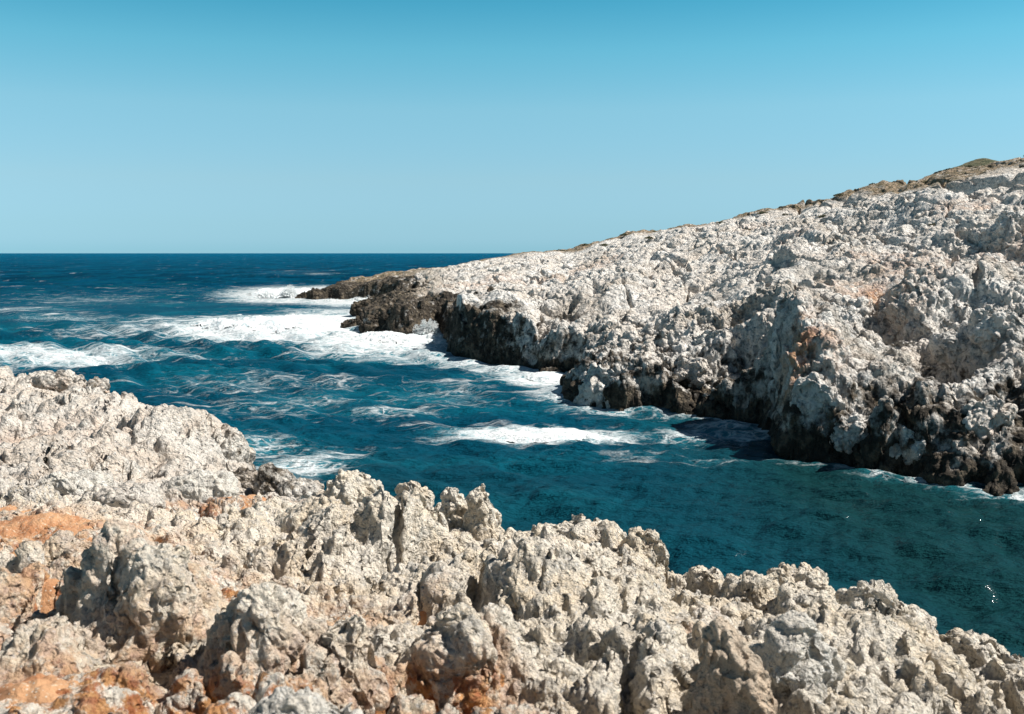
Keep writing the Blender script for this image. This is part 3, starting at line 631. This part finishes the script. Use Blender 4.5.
NEAR_ROCKS = [
    ('boulder', 737, 704, 4.6, .25, .24, .36, M_TAN, 'smooth tan boulder at the bottom edge of the picture beside a black cleft', 'boulder', None, 1, 6, .30, (-.02, .05), .55, .25, 0, .3),
    ('rock_slab', 300, 735, 3.85, .46, .26, .17, M_WHITE, 'pale smooth slab rock nearest the camera with a small peak', 'rock', None, 2, 6, .55, (.02, .05), .7, 0, 0, 0),
    ('rock_spire', 490, 533, 13.3, .36, .38, .66, M_NEAR, 'tallest pointed rock spire on the edge above the water, steep on its left side', 'rock spire', 'rock spires on the near cliff edge', 3, 6, .55, (-.12, 0), .8, 0, 0, 0),
    ('rock_spire', 455, 526, 13.6, .30, .34, .52, M_NEAR, 'blunt rock spire just left of the tallest pointed one', 'rock spire', 'rock spires on the near cliff edge', 4, 6, .4, (.0, 0), .85, 0, 0, .2),
    ('rock_spire', 412, 514, 14.0, .36, .36, .44, M_NEAR, 'short rounded rock spire between the blunt spire and the domed knob', 'rock spire', 'rock spires on the near cliff edge', 55, 6, .35, (.05, 0), .9, 0, 0, .2),
    ('coastal_rock', 353, 499, 16.2, .50, .45, .42, M_NEAR, 'low domed knob with a dark hollow at the left end of the near cliff edge', 'rock', None, 6, 6, .1, (0, 0), .8, .1, 0, .1),
    ('rock_outcrop', 575, 556, 12.0, .85, .6, .50, M_NEAR, 'broad crumbly outcrop right of the tallest spire, top edge level', 'rock', None, 7, 6, .2, (0, 0), 1.0, .15, 0, .4),
    ('coastal_rock', 642, 563, 11.4, .36, .36, .44, M_NEAR, 'knobbly rock shoulder standing right of the broad crumbly outcrop', 'rock', None, 8, 6, .25, (.0, 0), 1.0, .1, 0, .2),
    ('coastal_rock', 797, 606, 10.2, .48, .42, .36, M_NEAR, 'twin topped knob on the near edge below the open water at right', 'rock', None, 9, 6, .2, (0, 0), .95, 0, 0, .3),
    ('coastal_rock', 872, 628, 9.0, .42, .38, .36, M_NEAR, 'rounded rock on the near edge stepping down right of the twin topped knob', 'rock', None, 10, 6, .2, (0, 0), .95, 0, 0, .2),
    ('coastal_rock', 978, 668, 8.3, .42, .36, .30, M_NEAR, 'rightmost rounded rock on the near edge by the right border', 'rock', None, 11, 6, .2, (0, 0), .95, 0, 0, .2),
    ('rock_pillar', 150, 640, 5.75, .30, .28, .56, M_NEAR, 'big fluted pillar of pale rock with orange foot in the left foreground', 'rock', 'fluted rock pillars in the foreground', 12, 6, .25, (.05, .12), .62, .9, 0, .4),
    ('rock_pillar', 258, 650, 5.25, .26, .24, .32, M_NEAR, 'smaller fluted rock right of the big orange footed pillar', 'rock', 'fluted rock pillars in the foreground', 13, 6, .3, (0, .08), .7, .7, 0, .3),
    ('rock_pillar', 345, 668, 5.3, .24, .24, .28, M_NEAR, 'squat grey fluted rock behind the pale smooth slab', 'rock', 'fluted rock pillars in the foreground', 14, 6, .3, (0, .06), .9, .5, 0, .3),
    ('rock_pillar', 452, 664, 5.5, .32, .28, .28, M_NEAR, 'orange faced fluted rock in the middle of the foreground', 'rock', 'fluted rock pillars in the foreground', 15, 6, .3, (.05, .05), .9, 1.3, 0, .3),
    ('boulder', 790, 690, 5.9, .30, .3, .40, M_WHITE, 'grey boulder right of the smooth tan one across the black cleft', 'boulder', None, 16, 6, .3, (.05, 0), .9, 0, .12, .2),
    ('coastal_rock', 325, 535, 10.8, .46, .4, .46, M_NEAR, 'rounded pale rock right of the dark hollow in the left half', 'rock', None, 17, 6, .2, (0, 0), .8, .1, 0, .2),
    ('boulder', 203, 490, 27, 1.0, 1.0, .60, M_WHITE, 'low light grey boulder below the left mound beside the dark shore rocks', 'boulder', 'grey boulders below the left mound', 18, 6, .1, (0, 0), .6, 0, 0, .0),
    ('boulder', 75, 490, 24, .85, .8, .50, M_WHITE, 'darker grey pitted boulder below the left mound near the soil patch', 'boulder', 'grey boulders below the left mound', 19, 6, .1, (0, 0), .9, 0, .18, .2),
    ('boulder', 128, 500, 20, .7, .6, .32, M_MID, 'low flat brownish grey boulder between the two grey boulders', 'boulder', 'grey boulders below the left mound', 20, 5, .1, (0, 0), .8, .2, .1, .3),
    ('shore_rock', 222, 466, 38.5, 1.2, 1.4, 1.3, M_MID, 'dark grey rounded end of the left mound above the water', 'rock', None, 21, 6, .1, (0, 0), .9, 0, .42, .3),
    ('shore_rock', 252, 484, 35.5, .9, 1.0, .55, M_MID, 'low dark wet rock at the foot of the left mound', 'rock', 'low dark rocks at the water by the left mound', 22, 5, .1, (0, 0), 1.0, 0, .62, .2),
    ('shore_rock', 275, 485, 34, .85, 1.0, .60, M_MID, 'dark rounded rock right of the low wet one, nearest the domed knob', 'rock', 'low dark rocks at the water by the left mound', 23, 5, .1, (0, 0), 1.0, 0, .58, .2),
    ('shore_rock', 300, 490, 33, .8, 0.9, .35, M_MID, 'flat grey rock partly hidden behind the near cliff edge', 'rock', 'low dark rocks at the water by the left mound', 24, 5, .1, (0, 0), 1.0, 0, .45, .2),
    ('shore_rock', 98, 388, 54, .6, .8, .5, M_MID, 'small brown wet rock at the right end of the far left shore', 'rock', None, 25, 5, .1, (0, 0), 1.0, .6, .5, .2),
    ('shore_rock', 60, 382, 55, 1.5, 1.0, .55, M_MID, 'long low greyish brown rock on the far left shore above the pale mound', 'rock', None, 26, 5, .1, (0, 0), 1.1, .3, .40, .3),
]
for a in NEAR_ROCKS:
    nm, px, py, d, rx, ry, rz, mt, lb, ct, gp, sd, sb, tp, ln, rg, og, dk, bx = a
    rock(nm, px, py, d, rx, ry, rz, mt, lb, ct, gp, sd, sb, tp, ln, rg, og, dk, bx)
FAR_ROCKS = [
    ('sea_rock', 303, 298.5, 210, 2.0, 2.2, 1.3, 'leftmost small dark rock in the surf off the tip of the spit', 31, .9),
    ('sea_rock', 317, 297.5, 208, 2.2, 2.5, 1.5, 'second small dark rock in the surf, joining the spit', 32, .9),
    ('sea_rock', 367, 311, 150, 2.6, 2.4, 1.7, 'dark rounded rock in the bay of surf above the low cape rocks', 33, .85),
    ('sea_rock', 353, 326, 133, 1.9, 2.2, 1.4, 'leftmost dark jagged rock of the low cape rocks', 34, .85),
    ('sea_rock', 380, 329, 124, 2.8, 2.4, 1.7, 'dark jagged rock in the middle of the low cape rocks', 35, .8),
    ('sea_rock', 412, 338, 113, 2.0, 2.0, 1.3, 'dark sharp rock at the water end of the low cape rocks', 36, .85),
    ('sea_rock', 553, 375, 81, 1.4, 1.5, 0.8, 'low dark rock awash at the mouth of the notch', 37, .8),
    ('wedge_rock', 612, 388, 65.5, 2.6, 2.0, 1.5, 'wedge shaped block with a pale top and black base jutting into the cove', 38, .28),
]
for nm, px, py, d, rx, ry, rz, lb, sd, dk in FAR_ROCKS:
    rock(nm, px, py, d, rx, ry, rz, M_FAR, lb, 'rock', 'dark rocks in the surf' if nm == 'sea_rock' else None, sd, 6, .15, (0, 0), 1.1, 0, dk, .3)
HEAD_BOULDERS = [
    (985, 420, 1.3, 1.2, 1.1, 'sunlit pale boulder standing out at the right border above the dark waterline', 41),
    (1012, 238, 2.2, 2.0, 2.4, 'large grey boulder with a shadowed left side high on the right border', 42),
    (905, 445, 1.2, 1.1, 0.9, 'rounded grey boulder low on the headland right of the cove', 43),
    (850, 432, 1.1, 1.0, 0.9, 'grey boulder just above the black waterline at the near point', 44),
    (820, 395, 1.3, 1.2, 1.1, 'rounded boulder bulging under the orange stained scar', 45),
    (955, 350, 1.2, 1.2, 1.0, 'pale boulder beside the shaded gully on the right slope', 46),
    (690, 372, 1.2, 1.2, 1.0, 'bright topped boulder on the left lip of the shaded cove', 47),
    (1000, 330, 1.4, 1.3, 1.1, 'blocky pale boulder on the right border between two shaded hollows', 48),
]
for px, py, rx, ry, rz, lb, sd in HEAD_BOULDERS:
    x, y, z = hit('head', px, py, 38, 240)
    rock('boulder', px, py, y + 0.3 * ry, rx, ry, rz, M_FAR, lb, 'boulder', 'boulders on the headland', sd, 6, .1, (0, 0), 1.25, .1, (.42 if py > 428 else 0.12), .25)

# ------------------------------------------------------------ scrub and the green hill
def leaf_mat():
    m, t, b = new_mat('scrub_leaves'); n = NB(t)
    c = n.mix(n.ramp(n.noise(1.7, 3), 0.4, 0.6), (0.055, 0.07, 0.028), (0.13, 0.115, 0.055))
    t.links.new(c, b.inputs['Base Color']); b.inputs['Roughness'].default_value = 0.8; return m
M_LEAF = leaf_mat()
def make_scrub(seed):
    g = np.random.default_rng(seed); n = 420
    d = g.normal(size=(n, 3)); d /= np.linalg.norm(d, axis=1, keepdims=True); d[:, 2] = np.abs(d[:, 2])
    rad = (0.55 + 0.45 * g.random(n) ** 0.5) * (1 + 0.25 * np.sin(d[:, 0] * 5 + seed) * np.cos(d[:, 1] * 4))
    c = d * rad[:, None] * np.array([1, 1, 0.62]); u = g.normal(size=(n, 3)); v = g.normal(size=(n, 3))
    u /= np.linalg.norm(u, axis=1, keepdims=True); v -= u * (u * v).sum(1, keepdims=True); v /= np.linalg.norm(v, axis=1, keepdims=True)
    s_ = (0.07 + 0.07 * g.random(n))[:, None]
    V = np.stack([c - u * s_ * 1.6, c - v * s_ * .6, c + u * s_ * 1.6, c + v * s_ * .6], 1).reshape(-1, 3)
    # woody stems
    Fq = np.arange(n * 4, dtype=np.int32).reshape(n, 4)
    return mesh_np('scrub_bush', V, Fq, M_LEAF, smooth_=False)
protos = [make_scrub(k) for k in range(3)]
g = np.random.default_rng(12); k = 0
for px in list(np.linspace(560, 1020, 24) + g.normal(0, 5, 24)) + [705, 745, 880, 930]:
    a = az(px); yc = float(np.interp(a, T_A, T_DC)); fr = g.choice([0.0, 0.02, 0.05, 0.09, 0.14]) if k < 24 else g.uniform(0.2, 0.45)
    y = yc * (1 - fr); x = a * y; z = ground('head', x, y)
    o = protos[k] if k < 3 else protos[k % 3].copy()
    if k >= 3: COL.objects.link(o)
    sc_ = g.uniform(0.3, 0.75); o.location = (x, y, z - 0.05); o.scale = (sc_ * 1.3, sc_ * 1.3, sc_ * 0.9); o.rotation_euler = (0, 0, g.uniform(0, 6.28))
    tag(o, 'small dark olive scrub bush on the upper slope of the headland', 'bush', 'low scrub bushes along the headland crest'); k += 1
def green_hill():
    m, t, b = new_mat('green_scrub'); n = NB(t)
    c = n.mix(n.ramp(n.noise(0.5, 6, 0.7), 0.42, 0.6), (0.075, 0.085, 0.04), (0.17, 0.15, 0.08))
    t.links.new(c, b.inputs['Base Color']); b.inputs['Roughness'].default_value = 0.95
    t.links.new(n.bump(n.noise(0.9, 6, 0.7), 1.0, 1.2), b.inputs['Normal'])
    top = at(978, 158.5, 300); U = np.linspace(-1, 1, 160); X, Y = np.meshgrid(U * 75, U * 60)
    prof = np.where(X < 0, np.clip(1 + X / 75, 0, 1) ** 1.1, np.exp(-(X / 14) ** 2) * 0.35 + 0.65 * np.exp(-(X / 40) ** 2))
    z = prof * np.exp(-(Y / 35) ** 2)
    P = np.stack([X.ravel(), Y.ravel(), 0 * X.ravel()], 1)
    z = -26 + 26 * z + 0.5 * fbm(P * 0.25, 61, 5, 0.6).reshape(X.shape)
    V = np.stack([X + top[0], Y + top[1], z + top[2]], -1).reshape(-1, 3)
    o = mesh_np('green_hill', V, grid_faces(160, 160), m); tag(o, 'small green scrubby rise behind the headland crest', 'hill', kind='structure')
green_hill()

# ------------------------------------------------------------ spray thrown up where the swell hits the rock
def spray(px, py, wpx, hpx, n, label, seed):
    g = np.random.default_rng(seed); cx, cy = on_sea(px, py); m_ = cy / F; w_ = wpx * m_; h_ = hpx * m_
    u = g.normal(0, 0.42, n); q = g.random(n) ** 1.6
    jets = np.exp(-((u[:, None] - g.uniform(-.8, .8, 5)[None]) / 0.22) ** 2).max(1)
    z = q * h_ * (0.35 + 0.75 * jets) * np.exp(-u * u); x = cx + u * w_ * (1 + 0.3 * q); y = cy + g.normal(0, 0.35, n) * w_ * 0.7
    s_ = m_ * (0.35 + 0.75 * g.random(n)) * (1.25 - q)
    T = np.array([[1, 1, 1], [-1, -1, 1], [-1, 1, -1], [1, -1, -1]], float)
    V = (np.stack([x, y, z], 1)[:, None] + T[None] * s_[:, None, None] * g.uniform(0.5, 1.2, (n, 4, 1))).reshape(-1, 3)
    tri = np.array([[0, 1, 2], [0, 3, 1], [0, 2, 3], [1, 3, 2]], np.int32); Fc = (np.arange(n, dtype=np.int32)[:, None, None] * 4 + tri[None]).reshape(-1, 3)
    o = mesh_np('sea_spray', V, Fc, M_FOAM); tag(o, label, 'spray', kind='stuff')
spray(428, 342, 18, 22, 8000, 'plume of white spray against the dark low cape rocks', 1)
spray(288, 300, 28, 14, 5200, 'white spray over the tip of the dark spit', 2)
spray(352, 302, 30, 5, 1500, 'low spray along the foot of the spit', 3)
spray(566, 379, 10, 7, 1200, 'small splash in the notch before the wedge shaped rock', 4)
